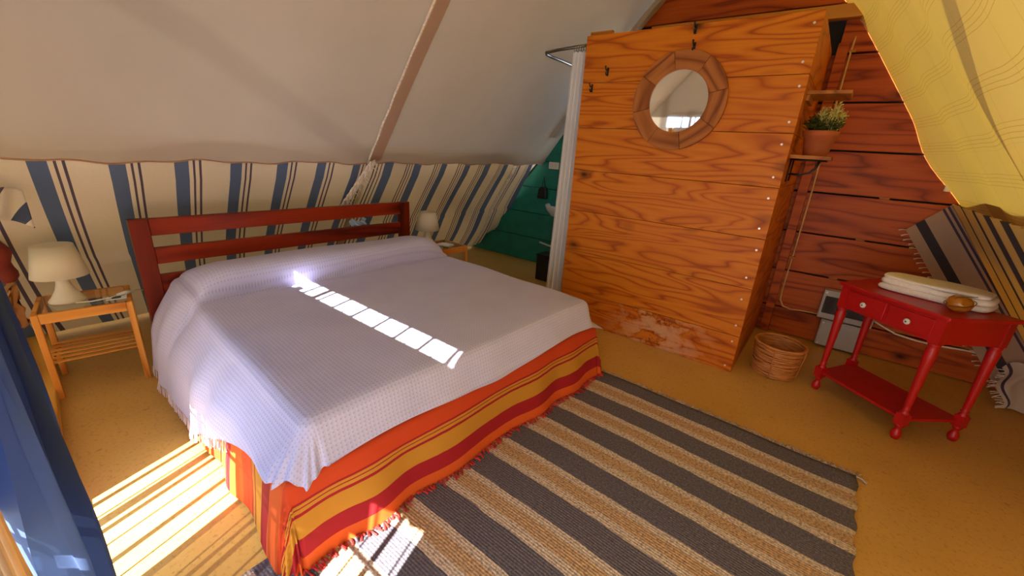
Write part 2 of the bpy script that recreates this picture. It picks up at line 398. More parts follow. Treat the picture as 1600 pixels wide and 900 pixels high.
rope = thing('guy_rope', 'white rope running down the canvas seam to a fringed knot behind the headboard', 'rope', (xl(1.3), 2.0, 1.25))
def rp(z, dx=.03): return Vector((xl(z) + dx, 2.0 + .004 * math.sin(z * 30), z)) - rope.location
MB().tube([rp(1.3 + i * .1) for i in range(23)], .009, 8).build('rope_line', M['rope'], rope, smooth=True)
k = MB()
for j in range(3):
    pts = []
    for i in range(24):
        z = 1.32 - i * .021; a = i * .9 + j * 2.1
        pts.append(Vector((xl0(z) + .085 + .016 * math.cos(a), 2.0 - i * .0045 + .016 * math.sin(a), z)) - rope.location)
    k.tube(pts, .011, 6)
k.build('twisted_end', M['rope'], rope, smooth=True)
k = MB()
for i in range(70):
    z = 1.34 - random.random() * .42; y = 2.0 - (1.32 - z) * .21
    p = Vector((xl0(z) + .09, y, z)) - rope.location; d = Vector((random.uniform(-.01, .03), random.uniform(-.035, .05), random.uniform(-.05, -.01)))
    k.tube([p, p + d * .6, p + d + Vector((0, 0, -.008))], [.003, .0025, .001], 4)
stuff(k.build('tassels', M['rope'], rope))

# exterior frame pole on the canvas; added line and post for a shadow band
def ext_pole(name, label, A, Bp, off, r):
    A = Vector(A) - LIGHT * off; Bp = Vector(Bp) - LIGHT * off
    return tag(MB().tube([A, Bp], r, 10).build(name, M['pole'], smooth=True), label, 'pole', 'poles outside the canvas')
ext_pole('shadow_line', 'added unseen line over the bed side of the tent to cast a shadow band', (-.68, -4.72, 4.27), (-6.59, 12.22, -3.02), 4.0, .05)
tag(MB().tube([Vector((-.68, -4.90, 4.22)) - LIGHT * 4, Vector((-.68 - LIGHT.x * 4, -4.90 - LIGHT.y * 4, -.25))], .06, 10).build('added_post', M['pole'], smooth=True), 'added wooden post holding the shadow-casting line, well outside the entrance', 'added_post')
ext_pole('rafter_pole', 'rafter pole outside the yellow gauze slope', (-.90, 1.5, 3.7), (1.02, 2.95, .95), .16, .05)

# ------------------------------------------------------------------ striped cloth on the lower left slope
def cloth_l(ya, yb, shear_a, shear_b, dense):
    def fn(a, b):
        z = 1.345 - b * 1.315; y = ya + a * (yb - ya)
        sh = (shear_a + (shear_b - shear_a) * a) * min(1, .05 + a / .08)
        yy = y + sh * b * b * .6 + sh * b * .4
        bow = .10 * math.sin(PI * b) * (.75 + .25 * math.sin(y * 3.1)) * (1 + .9 * math.exp(-max(0, y) / .5))
        x = xl0(z) - .035 - .03 * max(0, 1 - b * 8) + bow * (.6 if b > .5 else .35) + .008 * math.sin(y * 14 + b * 4) - .0
        if b > .55: x += .05 * math.sin((b - .55) * 7) * .6
        return (x, yy, z), (y, b)
    return fn
c1 = thing('striped_wall_cloth', 'blue striped cotton cloth lining the slope behind the headboard', 'cloth', (-3.3, 1.0, .02))
fn1 = cloth_l(-.10, 2.10, .22, .12, 1)
m = MB().grid(lambda a, b: (Vector(fn1(a, b)[0]) - c1.location, fn1(a, b)[1]), 90, 40).build('cloth', M['stripeA'], c1, smooth=True)
c2 = thing('striped_wall_cloth', 'blue striped fringed cloth lining the slope beside the green bathroom wall', 'cloth', (-3.3, 3.3, .02))
def fn2(a, b):
    p, uv = cloth_l(2.08, 4.42, .12, .55, 1)(a, b)
    x, y, z = p
    if a > .80:                            # gathered end
        e = (a - .80) / .2; x += .03 * math.sin(e * 22) * (.4 + b) ; x += .10 * e * b * b
    return (x, y, z), (uv[0] if a < .8 else uv[0] + (a - .8) * .9, uv[1])
m = MB().grid(lambda a, b: (Vector(fn2(a, b)[0]) - c2.location, fn2(a, b)[1]), 110, 40).build('cloth', M['stripeB'], c2, smooth=True)
k = MB()
for i in range(95):
    b = i / 95; p = Vector(fn2(.835, b)[0]) + Vector((.035, 0, 0)) - c2.location
    d = Vector((random.uniform(-.0, .03), random.uniform(-.055, -.02), random.uniform(-.035, .0)))
    k.tube([p + Vector((0, .02, 0)), p + d * .6, p + d], [.006, .006, .002], 5)
k.tube([Vector(fn2(.835, i / 30)[0]) + Vector((.03, .012, 0)) - c2.location for i in range(31)], .007, 6)
stuff(k.build('fringe', M['rope'], c2))

# ------------------------------------------------------------------ rear walls
wb = struct(MB().prism([(-1.86, 0), (xr(0) + .09, 0), (RX + .09, RZ - .0), (xl(2.6), 2.6), (-1.86, 2.55)], 1, 4.40, 4.44).build('wall_back', M['dark']), 'reddish larch plank wall behind the wooden cabin')
zs = [0, .25, .595, .944, 1.285, 1.62, 1.975, 2.32, 2.66, 3.0, 3.33]
for i in range(len(zs) - 1):
    z0, z1 = zs[i] + .007, zs[i + 1] - .007
    if zs[i] == 2.32: z1 = 2.56
    def L(z): return max(-1.86, xl(z) + .02) if z < 2.6 else xl(z) + .03
    a0, a1 = L(z0), L(z1)
    if zs[i] == 2.32: a0 = a1 = -.262
    cx = 0
    MB().prism([(a0, z0), (xr(z0) + .09, z0), (xr(z1) + .09, z1), (a1, z1)], 1, 4.352, 4.395).build('plank', M['wall_wood'], wb, bevel=.003)
struct(MB().box(-1.75, -.05, 4.26, 4.35, 2.545, 2.635).build('trim_2', M['beam'], bevel=.004), 'pale crossbeam above the cabin')
for x, z in ((.30, 1.285), (.24, .944), (.15, .595)):
    MB().box(x - .03, x + .03, 4.36, 4.375, z - .009, z + .009).build('spacer', M['beam'], wb)
wg = struct(MB().prism([(xl0(0) - .25, 0), (-1.60, 0), (-1.60, 2.0), (xl(2.0) - .1, 2.0), (xl0(1.3) - .25, 1.3)], 1, 4.60, 4.63).build('wall_bathroom', M['dark']), 'green painted plank wall of the bathroom corner')
for i in range(6):
    z0, z1 = i * .335 + .004, (i + 1) * .335 - .004
    MB().prism([(xl0(z0) - .08, z0), (-1.60, z0), (-1.60, z1), (xl0(z1) - .08, z1)], 1, 4.572, 4.60).build('plank', M['green'], wg, bevel=.003)

# front gable with the doorway
struct(MB().prism([(-4.1, .12), (-2.06, -.05), (-2.06, -.15), (-4.1, -.15)], 2, .001, .075).build('trim_5', M['sill'], bevel=.008), 'wooden sill beam along the front of the floor')
k = MB(); GZ, GZ2 = 1.90, 2.03
def quad(*p):
    n = len(k.v); k.v += [(q[0], -.14, q[1]) for q in p]; k.f.append(tuple(range(n, n + len(p))))
quad((-.66, 0), (xr(0) + .08, 0), (xr(GZ) + .08, GZ), (-.66, GZ))
quad((-.76, GZ), (xr(GZ) + .08, GZ), (xr(GZ2) + .08, GZ2), (-.76, GZ2))
struct(k.build('wall_front', M['front']), 'cream canvas front wall beside the doorway')
k = MB()
quad((xl0(-.06) - .22, -.06), (-2.10, -.06), (-2.10, 1.3), (xl0(1.3) - .22, 1.3))
quad((xl0(1.3) - .22, 1.3), (-2.10, 1.3), (-2.10, GZ), (xl(GZ) - .08, GZ))
quad((xl(GZ) - .05, GZ), (-2.21, GZ), (-2.21, GZ2), (xl(GZ2) - .05, GZ2))
struct(k.build('wall_front_left', M['frontL']), 'cream canvas front wall by the left bedside table')
k = MB()
quad((xl(GZ2) - .05, GZ2), (xr(GZ2) + .08, GZ2), (xr(2.9) + .08, 2.9), (xl(2.9) - .05, 2.9))
quad((xl(2.9) - .05, 2.9), (xr(2.9) + .08, 2.9), (RX, RZ))
quad((-2.10, 1.45), (-.66, 1.45), (-.66, GZ), (-2.10, GZ))
struct(k.build('wall_front_gable', M['canvas']), 'cream canvas front gable above the doorway')
for x in (-2.13, -.63):
    struct(MB().box(x - .03, x + .03, -.15, -.09, .002, 1.89).build('trim_6', M['sill'], bevel=.004), 'door post of the tent front')
def sheer_fn(x0, x1, z0, z1, y, amp, per):  # added unseen blue panels that tint the light reaching the bed side
    return lambda a, b: ((x0 + a * (x1 - x0), y + amp * math.sin((x0 + a * (x1 - x0)) * 2 * PI / per), z0 + b * (z1 - z0)), (a, b))
tag(MB().grid(sheer_fn(-2.10, -.88, .80, 1.53, -.122, .012, .14), 60, 6).build('blue_light_panel', M['sheer'], smooth=True), 'added unseen pale blue sheer across the upper doorway that tints the light', 'curtain')
tag(MB().grid(sheer_fn(-.95, -.60, 1.02, 1.53, -.155, .01, .1), 16, 6).build('blue_light_panel', M['sheer'], smooth=True), 'narrow added pale blue sheer beside the door post that tints the light', 'curtain')
ps = thing('cane_screen', 'screen of thin upright canes outside the doorway', 'screen', (-1.4, -.19, -.045))
for i in range(9):
    x = -2.025 + .18 * i
    MB().tube([(x + 1.4, 0, 0), (x + 1.4 + random.uniform(-.01, .01), 0, 2.2)], .013, 8).build('cane', M['pole'], ps, smooth=True)
    x += .09 + random.uniform(-.01, .01)
    MB().tube([(x + 1.4, 0, 0), (x + 1.4, 0, 2.2)], .0045, 6).build('thin_cane', M['pole'], ps, smooth=True)
MB().tube([(-.5, .0, 0), (-.5, .0, 2.2)], .024, 8).build('cane', M['pole'], ps, smooth=True)
for z in (.86, 2.16):
    MB().tube([(-.75, .02, z), (.8, .02, z)], .01, 6).build('cross_cane', M['pole'], ps, smooth=True)

# blue voile curtain at the door
def blue_fn(a, b):
    x = -1.56 + a * .62; z = .012 + b * 1.45
    fold = math.sin(a * 2 * PI * 4.5 + .5 * math.sin(b * 3))
    y = -.055 + .038 * fold + .012 * math.sin(a * 37 + b * 2) + .02 * (1 - b) * math.sin(a * 9 + 1) + .006 * math.sin(a * 92 + 2 * math.sin(b * 6)) + .005 * math.sin(a * 55 - 3 * b)
    x += .03 * math.cos(a * 2 * PI * 4.5) + .06 * (1 - b) * (a - .6)
    return (x, y, z), (a, b)
tag(MB().grid(blue_fn, 260, 40).build('door_curtain', M['bluecurtain'], smooth=True), 'sheer blue curtain hanging in folds beside the entrance', 'curtain')

# ------------------------------------------------------------------ wooden cabin
CX0, CX1, CY = -1.81, -.30, 3.18
cab = thing('wooden_cabin', 'tall pine board bathroom cabin with a round mirror on its front', 'cabin', (-1.05, 3.76, 0))
cz = [0, .29, .655, 1.01, 1.345, 1.675, 2.005, 2.335]
for i in range(7):
    z0, z1 = cz[i] + .0015, cz[i + 1] - .0015
    p = MB().box(CX0 + 1.05, CX1 + 1.05, CY - 3.76, CY - 3.76 + .03, -(z1 - z0) / 2, (z1 - z0) / 2).build('plank', M['cabin_low'] if i == 0 else M['cabin'], cab, bevel=.0025, loc=(0, 0, (z0 + z1) / 2))
    for dz in (-.1, .1):
        sx = CX1 + 1.05 - .045 + random.uniform(-.01, .01)
        sc = MB(); n = 10
        sc.prism([(sx + .007 * math.cos(2 * PI * q / n), dz + .007 * math.sin(2 * PI * q / n)) for q in range(n)], 1, CY - 3.76 - .002, CY - 3.76 + .004)
        sc.build('screw', M['screw'], p)
    MB().box(CX1 + 1.05 - .028, CX1 + 1.05, CY - 3.76 + .031, 4.345 - 3.76, z0, z1).build('side_plank', M['cabin_side'], cab, bevel=.0025)
    if i < 7: MB().box(CX0 + 1.05, CX0 + 1.05 + .028, CY - 3.76 + .85, 4.345 - 3.76, z0, z1).build('side_plank', M['cabin_side'], cab, bevel=.0025)
MB().box(CX0 + 1.05 + .0, CX1 + 1.05 - .03, CY - 3.76 + .032, 4.25 - 3.76, 2.28, 2.30).build('roof_panel', M['cabin_side'], cab)
MB().box(-1.80 + 1.05, -1.62 + 1.05, 3.21 - 3.76, 3.25 - 3.76, 2.337, 2.365).build('top_batten', M['beam'], cab, bevel=.003)
tag(MB().box(-.27, -.20, 4.30, 4.351, .001, 2.385).build('corner_batten', M['wall_wood'], bevel=.003), 'upright batten in the corner between cabin and plank wall', 'batten')

# mirror
MX, MZ = -1.033, 1.862
mir = thing('round_mirror', 'round mirror with a wide segmented wooden frame on the cabin front', 'mirror', (MX, CY - .001, MZ))
ro, ri = .32, .20; ns = 8; per = 7
for sgm in range(ns):
    k = MB(); n0 = 0
    a0 = 2 * PI * (sgm + .3) / ns + .004; a1 = 2 * PI * (sgm + 1.3) / ns - .004
    am = (a0 + a1) / 2
    out = [(ro * math.cos(a0 + (a1 - a0) * i / per), ro * math.sin(a0 + (a1 - a0) * i / per)) for i in range(per + 1)]
    inn = [(ri * math.cos(a0 + (a1 - a0) * i / per), ri * math.sin(a0 + (a1 - a0) * i / per)) for i in range(per + 1)]
    for y in (-.028, 0):
        for q in out: k.v.append((q[0], y, q[1]))
        for q in inn: k.v.append((q[0], y if y == 0 else y + .004, q[1]))
    m_ = per + 1
    for i in range(per):
        k.f += [(i, i + 1, m_ + i + 1, m_ + i), (2 * m_ + i, 3 * m_ + i, 3 * m_ + i + 1, 2 * m_ + i + 1),
                (i, 2 * m_ + i, 2 * m_ + i + 1, i + 1), (m_ + i, m_ + i + 1, 3 * m_ + i + 1, 3 * m_ + i)]
    k.f += [(0, m_, 3 * m_, 2 * m_), (per, 2 * m_ + per, 3 * m_ + per, m_ + per)]
    # turn the piece so its grain follows its own direction
    ang = am + PI / 2
    k.v = [(x * math.cos(ang) + z * math.sin(ang), y, -x * math.sin(ang) + z * math.cos(ang)) for x, y, z in k.v]
    o = k.build('frame_segment', M['mirror_wood'], mir, bevel=.002); o.rotation_euler.y = -ang
MB().prism([(.203 * math.cos(2 * PI * i / 48), .203 * math.sin(2 * PI * i / 48)) for i in range(48)], 1, -.014, -.008).build('glass', M['mirror'], mir)

def hook(x, z, label):
    h = thing('coat_hook', label, 'hook', (x, CY - .001, z), group='black hooks on the cabin front')
    MB().box(-.008, .008, -.004, 0, -.028, .03).build('plate', M['black'], h, bevel=.002)
    MB().tube([(0, -.003, .012), (0, -.03, .008), (0, -.045, .022), (0, -.048, .036)], [.006, .005, .005, .007], 8).build('upper_prong', M['black'], h, smooth=True)
    MB().tube([(0, -.003, -.014), (0, -.022, -.024), (0, -.034, -.016), (0, -.035, -.006)], [.005, .005, .004, .005], 8).build('lower_prong', M['black'], h, smooth=True)
hook(-1.00, 2.30, 'topmost black double hook, near the cabin top edge above the mirror')
hook(-.99, 2.195, 'black double hook touching the top of the round mirror frame')
hook(-1.60, 2.075, 'black double hook left of the mirror, the upper of the two there')
hook(-1.72, 1.965, 'black double hook left of the mirror, the lower one near the curtain')

# curtain rail, rings, white curtain
rail = [(-1.826, 3.24, 2.285), (-2.12, 3.25, 2.275), (-2.235, 3.26, 2.265), (-2.26, 3.30, 2.262), (-2.27, 3.4, 2.26), (-2.28, 4.56, 2.25)]
rl = thing('curtain_rail', 'bent dark metal curtain rail beside the cabin top', 'rail', (-1.80, 3.24, 2.2))
MB().tube([Vector(p) - rl.location for p in rail], .012, 10).build('rail_tube', M['steel'], rl, smooth=True)
for i in range(6):
    x = -1.835 - i * .022
    k = MB().tube([(x, 3.245 + .017 * math.cos(a), 2.27 + .024 * math.sin(a)) for a in [2 * PI * q / 14 for q in range(15)]], .0025, 6, cap=False)
    k.v = [tuple(Vector(v) - Vector((x, 3.245, 2.246))) for v in k.v]
    tag(k.build('curtain_ring', M['steel'], smooth=True, loc=(x, 3.245, 2.246)), 'thin metal ring holding the white curtain on the rail', 'ring', 'curtain rings')
def sh_fn(a, b):
    z = .03 + b * 2.215; wd = .125 + .045 * (1 - b)
    x = -1.835 - a * wd + .0; y = 3.245 + .028 * math.sin(a * 2 * PI * 3.5) * (1.15 - .5 * b)
    return (x - .018 * (1 - b), y, z), (a, b)
tag(MB().grid(sh_fn, 90, 24).build('shower_curtain', M['shower'], smooth=True), 'white curtain gathered against the left edge of the cabin', 'curtain')

# shelves with bracket, pot plant
def shelf(name, label, z, y0, y1, depth):
    s = thing(name, label, 'shelf', (CX1, (y0 + y1) / 2, z))
    h = (y1 - y0) / 2
    MB().box(.001, depth, -h, h, -.022, 0).build('board', M['shelf_wood'], s, bevel=.002)
    for yy in (-h * .55, h * .55):
        k = MB()
        k.tube([(.008, yy, -.026), (.008, yy, -.17)], .005, 6)
        k.tube([(.006, yy, -.028), (depth * .9, yy, -.028)], .005, 6)
        k.tube([(.008, yy, -.12), (.07, yy, -.125), (.12, yy, -.105), (.15, yy, -.07), (.158, yy, -.03)], .005, 6)
        k.build('bracket', M['black'], s, smooth=True)
    return s
shelf('wall_shelf', 'small shelf under the terracotta pot on an iron bracket', 1.555, 3.28, 3.62, .22)
s2 = thing('wall_shelf', 'small empty shelf above the potted plant', 'shelf', (CX1, 3.45, 1.93))
MB().box(.001, .225, -.15, .19, -.02, 0).build('board', M['shelf_wood'], s2, bevel=.002)
MB().box(.001, .02, -.14, .18, -.055, -.021).build('cleat', M['shelf_wood'], s2, bevel=.002)
pot = thing('potted_plant', 'leafy heather-like plant with pale tips in a terracotta pot', 'plant', (-.178, 3.44, 1.555))
MB().lathe([(.0, .004), (.062, .0), (.066, .004), (.088, .115), (.096, .117), (.1, .15), (.098, .153), (.088, .153), (.084, .135), (.0, .132)], 28, cap=False).build('pot', M['terracotta'], pot, smooth=True)
MB().lathe([(0, .133), (.083, .136)], 20, cap=False).build('soil', M['soil'], pot)
def sprigs(n, spread, h0, h1, cx, leafr, seed):
    rnd = random.Random(seed); k = MB()
    for i in range(n):
        a = rnd.uniform(0, 2 * PI); r = spread * math.sqrt(rnd.random()); h = rnd.uniform(h0, h1) * (1 - .35 * (r / spread) ** 2)
        p0 = Vector((cx + .05 * math.cos(a) * r / spread, .05 * math.sin(a) * r / spread, .135)); p1 = Vector((cx + r * math.cos(a), r * math.sin(a), .15 + h))
        k.tube([p0, p0.lerp(p1, .6) + Vector((0, 0, .012)), p1], [.0018, .0014, .0008], 3, cap=False)
        for j in range(9):
            tt = .35 + .65 * j / 8; q = p0.lerp(p1, tt); b = rnd.uniform(0, 2 * PI); L = leafr * rnd.uniform(.7, 1.2)
            d = Vector((math.cos(b), math.sin(b), rnd.uniform(.1, .9))) * L; s_ = d.cross(Vector((rnd.random(), rnd.random(), 1))).normalized() * L * .28
            m = len(k.v); k.v += [tuple(q), tuple(q + d * .5 + s_), tuple(q + d), tuple(q + d * .5 - s_)]; k.f.append((m, m + 1, m + 2, m + 3))
    return k
stuff(sprigs(190, .108, .03, .10, -.0, .02, 3).build('foliage', M['leaf'], pot))
stuff(sprigs(120, .085, .09, .17, .025, .017, 5).build('flower_spikes', M['flower'], pot))

# cable, electric boxes
cb = [(-.178, 4.34, 2.43), (-.18, 4.335, 2.40), (-.182, 4.325, 2.33), (-.18, 4.33, 1.8), (-.172, 4.335, 1.29), (-.172, 4.335, .80), (-.178, 4.33, .40), (-.172, 4.338, .32), (-.14, 4.34, .262), (-.08, 4.34, .25), (.02, 4.34, .262), (.125, 4.34, .265)]
kc = thing('power_cable', 'tan electric cable running down the corner to the fuse box', 'cable', (-.17, 4.34, .25))
MB().tube([Vector(p) - kc.location for p in cb], .007, 8).build('sheath', M['cable'], kc, smooth=True)
for z in (2.33, .72):
    MB().box(-.026, .018, -.022, .008, z - .258, z - .242).build('clip', M['beam'], kc)
fb = thing('fuse_box', 'grey fuse box with a dark window on the plank wall', 'electric box', (.305, 4.349, .385))
MB().box(-.185, .185, -.085, 0, -.125, .125).build('case', M['grey_plastic'], fb, bevel=.006)
MB().box(-.165, .165, -.094, -.084, -.075, .075).build('window', M['smoke'], fb, bevel=.004)
for i in range(5):
    MB().box(-.12 + i * .045, -.085 + i * .045, -.096, -.092, -.03, .025).build('breaker', M['smoke'], fb)
for x in (-.165, .165): MB().box(x - .008, x + .008, -.0885, -.084, .095, .111).build('screw', M['screw'], fb)
sb = thing('junction_box', 'plain pale grey junction box below the fuse box', 'electric box', (.31, 4.349, .13))
MB().box(-.15, .15, -.075, 0, -.115, .118).build('case', M['grey_plastic'], sb, bevel=.008)
MB().box(-.143, .143, -.084, -.0755, -.108, .11).build('lid', M['grey_plastic'], sb, bevel=.006)
for x in (-.13, .13):
    for z in (-.095, .095): MB().box(x - .006, x + .006, -.087, -.083, z - .006, z + .006).build('screw', M['screw'], sb)
c_ = thing('power_cable', 'pale cable sagging along the wall behind the red table', 'cable', (.75, 4.34, .22))
MB().tube([Vector(p) - c_.location for p in [(.47, 4.33, .33), (.55, 4.335, .29), (.65, 4.335, .25), (.78, 4.335, .235), (.9, 4.335, .235), (1.05, 4.335, .25), (1.2, 4.33, .25)]], .007, 8).build('sheath', M['white_plastic'], c_, smooth=True)
tag(MB().box(.60, .64, 4.325, 4.351, 1.375, 1.42).build('cable_clip_box', M['white_plastic'], bevel=.004), 'tiny white wall socket at the edge of the yellow slope', 'socket')

# ------------------------------------------------------------------ striped throw at the right rear corner
tr = thing('striped_throw', 'dark striped fringed throw hung in the rear corner behind the red table', 'cloth', (.9, 4.2, .01))
def thr(a, b):
    s_ = -.36 + a * 2.2                   # along the wall, then along the slope
    ztop = 1.30 + (s_ * .62 if s_ < 0 else 0)
    z = ztop - b * (ztop - .012)
    xx = xr(z) - .05
    wv_ = .012 * math.sin(s_ * 38) * (1 if s_ > 0 else .25)
    if s_ < 0: p = (xx + s_ + .05 * b, 4.315 + wv_ * .3 - .01 * b, z)
    else: p = (xx + wv_ - .02, 4.31 - s_, z)
    return Vector(p) - tr.location, (a * 1.0, b)
MB().grid(thr, 160, 24).build('cloth', M['stripeC'], tr, smooth=True)
k = MB()
for i in range(34):
    b = i / 33; p = Vector(thr(0, b)[0]) + Vector((0, -.006, 0))
    d = Vector((-.035 + random.uniform(-.01, .01), -.004, random.uniform(-.012, .006)))
    k.tube([p, p + d * .5, p + d + Vector((0, 0, -.006))], [.002, .0035, .006], 5)
stuff(k.build('fringe', M['rope'], tr))
th2 = thing('floor_cloth', 'blue and white cloth end bunched on the floor behind the red table leg', 'cloth', (1.36, 4.12, .002))
def fc(a, b):
    r = .03 + .17 * b; x = -.13 + .42 * a; zz = .012 + .27 * (1 - b) * (.75 + .25 * math.sin(a * 9)) 
    y = .12 - .24 * b + .02 * math.sin(a * 21 + b * 5)
    return (x + .02 * math.sin(b * 9), y, max(.008, zz - .0)), (a * .42, b)
MB().grid(fc, 40, 18).build('cloth', M['stripeA'], th2, smooth=True)
k = MB()
for i in range(26):
    b = random.random(); p = Vector(fc(0, b)[0]); d = Vector((-.035, random.uniform(-.02, .01), random.uniform(-.03, .0)))
    q = p + d; q.z = max(.005, q.z); k.tube([p, p.lerp(q, .5), q], .003, 4)
stuff(k.build('fringe', M['rope'], th2))

# ------------------------------------------------------------------ bathroom corner
sk = thing('wash_basin', 'small white wall-hung washbasin in the green corner', 'sink', (-2.72, 4.571, .82))
k = MB(); nb = 20
def bas(prof):
    kk = MB(); base = 0
    for r, z in prof:
        for i in range(nb + 1):
            a = PI + PI * i / nb; kk.v.append((r * 1.0 * math.cos(a) * .9, r * math.sin(a), z))
    for j in range(len(prof) - 1):
        for i in range(nb): kk.f.append((j * (nb + 1) + i, j * (nb + 1) + i + 1, (j + 1) * (nb + 1) + i + 1, (j + 1) * (nb + 1) + i))
    kk.f.append(tuple(range(nb + 1)))
    return kk
bas([(.05, -.15), (.14, -.13), (.2, -.06), (.225, .0), (.215, .01), (.195, .0), (.16, -.06), (.03, -.09)]).build('bowl', M['white'], sk, smooth=True)
MB().tube([(0, -.03, .0), (0, -.03, .09), (0, -.09, .11), (0, -.12, .085)], .011, 8).build('tap', M['steel'], sk, smooth=True)
MB().tube([(0, -.06, -.13), (0, -.06, -.3), (-.03, -.05, -.33), (-.05, -.005, -.33)], .014, 8).build('drain_pipe', M['steel'], sk, smooth=True)
so_ = thing('light_switch', 'white double switch plate above the washbasin', 'switch', (-2.88, 4.571, 1.30))
MB().box(-.07, .07, -.022, 0, -.042, .042).build('plate', M['white_plastic'], so_, bevel=.004)
for x in (-.028, .028): MB().box(x - .02, x + .02, -.028, -.022, -.022, .022).build('rocker', M['white'], so_, bevel=.003)
bag = thing('hanging_bag', 'black bag hanging on the green wall left of the washbasin', 'bag', (-3.0, 4.571, .88))
MB().prism([(-.07, 0), (.07, 0), (.055, .12), (.03, .15), (-.02, .15), (-.06, .12)], 1, -.06, -.002).build('body', M['black'], bag, bevel=.01)
MB().tube([(-.02, -.03, .14), (.0, -.03, .27), (.03, -.03, .14)], .006, 6).build('strap', M['black'], bag, smooth=True)
bn = thing('waste_bin', 'black square bin on the bathroom floor by the white curtain', 'bin', (-2.52, 4.05, 0))
MB().prism([(-.105, -.1), (.105, -.1), (.105, .1), (-.105, .1)], 2, .001, .30).build('body', M['black'], bn, bevel=.008)
MB().box(-.112, .112, -.107, .107, .30, .315).build('lid', M['black'], bn, bevel=.004)
tag(MB().tube([(-3.0, 4.555, .30), (-2.6, 4.555, .25), (-2.3, 4.555, .24)], .012, 8).build('waste_pipe', M['white_plastic'], smooth=True), 'thin white pipe low along the green wall', 'pipe')

# ------------------------------------------------------------------ rug
rg = thing('striped_rug', 'grey and cream striped woven rug beside the bed', 'rug', (-.4, 1.2, 0))
def rug_fn(a, b):
    y = .18 + b * 2.30; x0 = -1.32; x1 = .36 + .075 * b
    x = x0 + a * (x1 - x0); yy = y - .02 * a + .012 * math.sin(a * 5)
    z = .011 + .002 * math.sin(x * 9) * math.sin(y * 7)
    if a == 1: x += .006 * math.sin(y * 40)
    return (x + .4, yy - 1.2, z), (x, 2.43 - y + .05)
MB().grid(rug_fn, 60, 80).build('weave', M['rug'], rg, smooth=True, thick=.012)
k = MB()
for i in range(230):
    a = .17 + .83 * i / 229; p = Vector(rug_fn(a, 1)[0]); L = random.uniform(.02, .045)
    d = Vector((random.uniform(-.025, .025), L, 0)); z = random.uniform(.006, .016)
    p.z = z; k.tube([p, p + d * .5 + Vector((random.uniform(-.012, .012), 0, .004)), p + d], .0032, 4)
p = Vector(rug_fn(1, 1)[0]); k.tube([p, p + Vector((.02, -.0, 0)), p + Vector((.045, -.02, -.004))], .006, 5)
stuff(k.build('fringe', M['fringe_grey'], rg))

# ------------------------------------------------------------------ bed (local x = towards the foot, local y = across)
B0 = Vector((-3.09, 1.46, 0)); BR = math.radians(-3.8)
bed = thing('double_bed', 'double bed with a dark stained slatted headboard', 'bed', B0, BR)
for yy in (-.91, .91):
    MB().box(-.06, 0, yy - .045, yy + .045, .001, .968).build('headboard_post', M['headboard_post'], bed, bevel=.004)
MB().box(-.05, -.012, -.865, .865, .865, .968).build('headboard_rail', M['headboard'], bed, bevel=.004)
MB().box(-.05, -.012, -.865, .865, .69, .79).build('headboard_rail', M['headboard'], bed, bevel=.004)
MB().box(-.05, -.012, -.865, .865, .42, .62).build('headboard_rail', M['headboard'], bed, bevel=.004)
MB().box(.005, 1.90, -.86, 1.06, .02, .372).build('base', M['mattress'], bed, bevel=.01)
MB().box(.02, 1.845, -.755, .955, .374, .545).build('mattress', M['mattress'], bed, bevel=.03)

def drape(u, v, rect, ztop, r, bumpf, flare, rip):
    x0, x1, y0, y1 = rect
    cx = min(max(u, x0), x1); cy = min(max(v, y0), y1); dx, dy = u - cx, v - cy; d = math.hypot(dx, dy)
    z = ztop + bumpf(cx, cy)
    if d < 1e-9: return Vector((cx, cy, z))
    ex, ey = dx / d, dy / d; a = min(d / r, PI / 2); out = r * math.sin(a); down = r * (1 - math.cos(a)); s_ = max(0, d - r * PI / 2)
    along = cx - cy + 1.4 * math.atan2(ey, ex)
    fl_ = flare(cx, cy, ex, ey)
    out += fl_ * s_ + rip * min(1, s_ / .25) * math.sin(along * 13 + 1.1 * math.sin(along * 5)) ; down += s_ * math.sqrt(max(.2, 1 - fl_ * fl_))
    return Vector((cx + ex * out, cy + ey * out, z - down))

# skirt
SR = (.0, 1.93, -.90, 1.09); SZ = .385
sk_ = thing('bed_skirt', 'orange, red and mustard striped cloth hanging round the bed base', 'bed skirt', B0, BR)
DS = .385
def sk_fn(a, b):
    u = SR[0] + a * (SR[1] + DS - SR[0]); v = SR[2] - DS + b * (SR[3] - SR[2] + 2 * DS)
    dx = max(0, u - SR[1]); dy = max(0, SR[2] - v, v - SR[3])
    d = math.hypot(dx, dy)
    if d > DS: dx, dy = dx * DS / d, dy * DS / d
    uu = SR[1] + dx if u > SR[1] else u
    vv = SR[2] - dy if v < SR[2] else (SR[3] + dy if v > SR[3] else v)
    p = drape(uu, vv, SR, SZ, .014, lambda x, y: .0, lambda cx, cy, ex, ey: .13 + .07 * max(0, ex) * max(0, cy), .014)
    p.z = max(.016, p.z)
    return p, (uu, vv)
MB().grid(sk_fn, 120, 130).build('cloth', M['skirt'], sk_, smooth=True)
k = MB()
for i in range(95):
    b = .13 + .75 * i / 94; p = sk_fn(1, b)[0]
    for q in range(2):
        d = Vector((random.uniform(.012, .045), random.uniform(-.02, .02), 0)); e = p + d; e.z = random.uniform(.02, .026)
        m_ = p.lerp(e, .5); m_.z += .008; k.tube([p + Vector((0, 0, .006)), m_, e], [.003, .004, .005], 4)
stuff(k.build('fringe', M['fringe_red'], sk_))

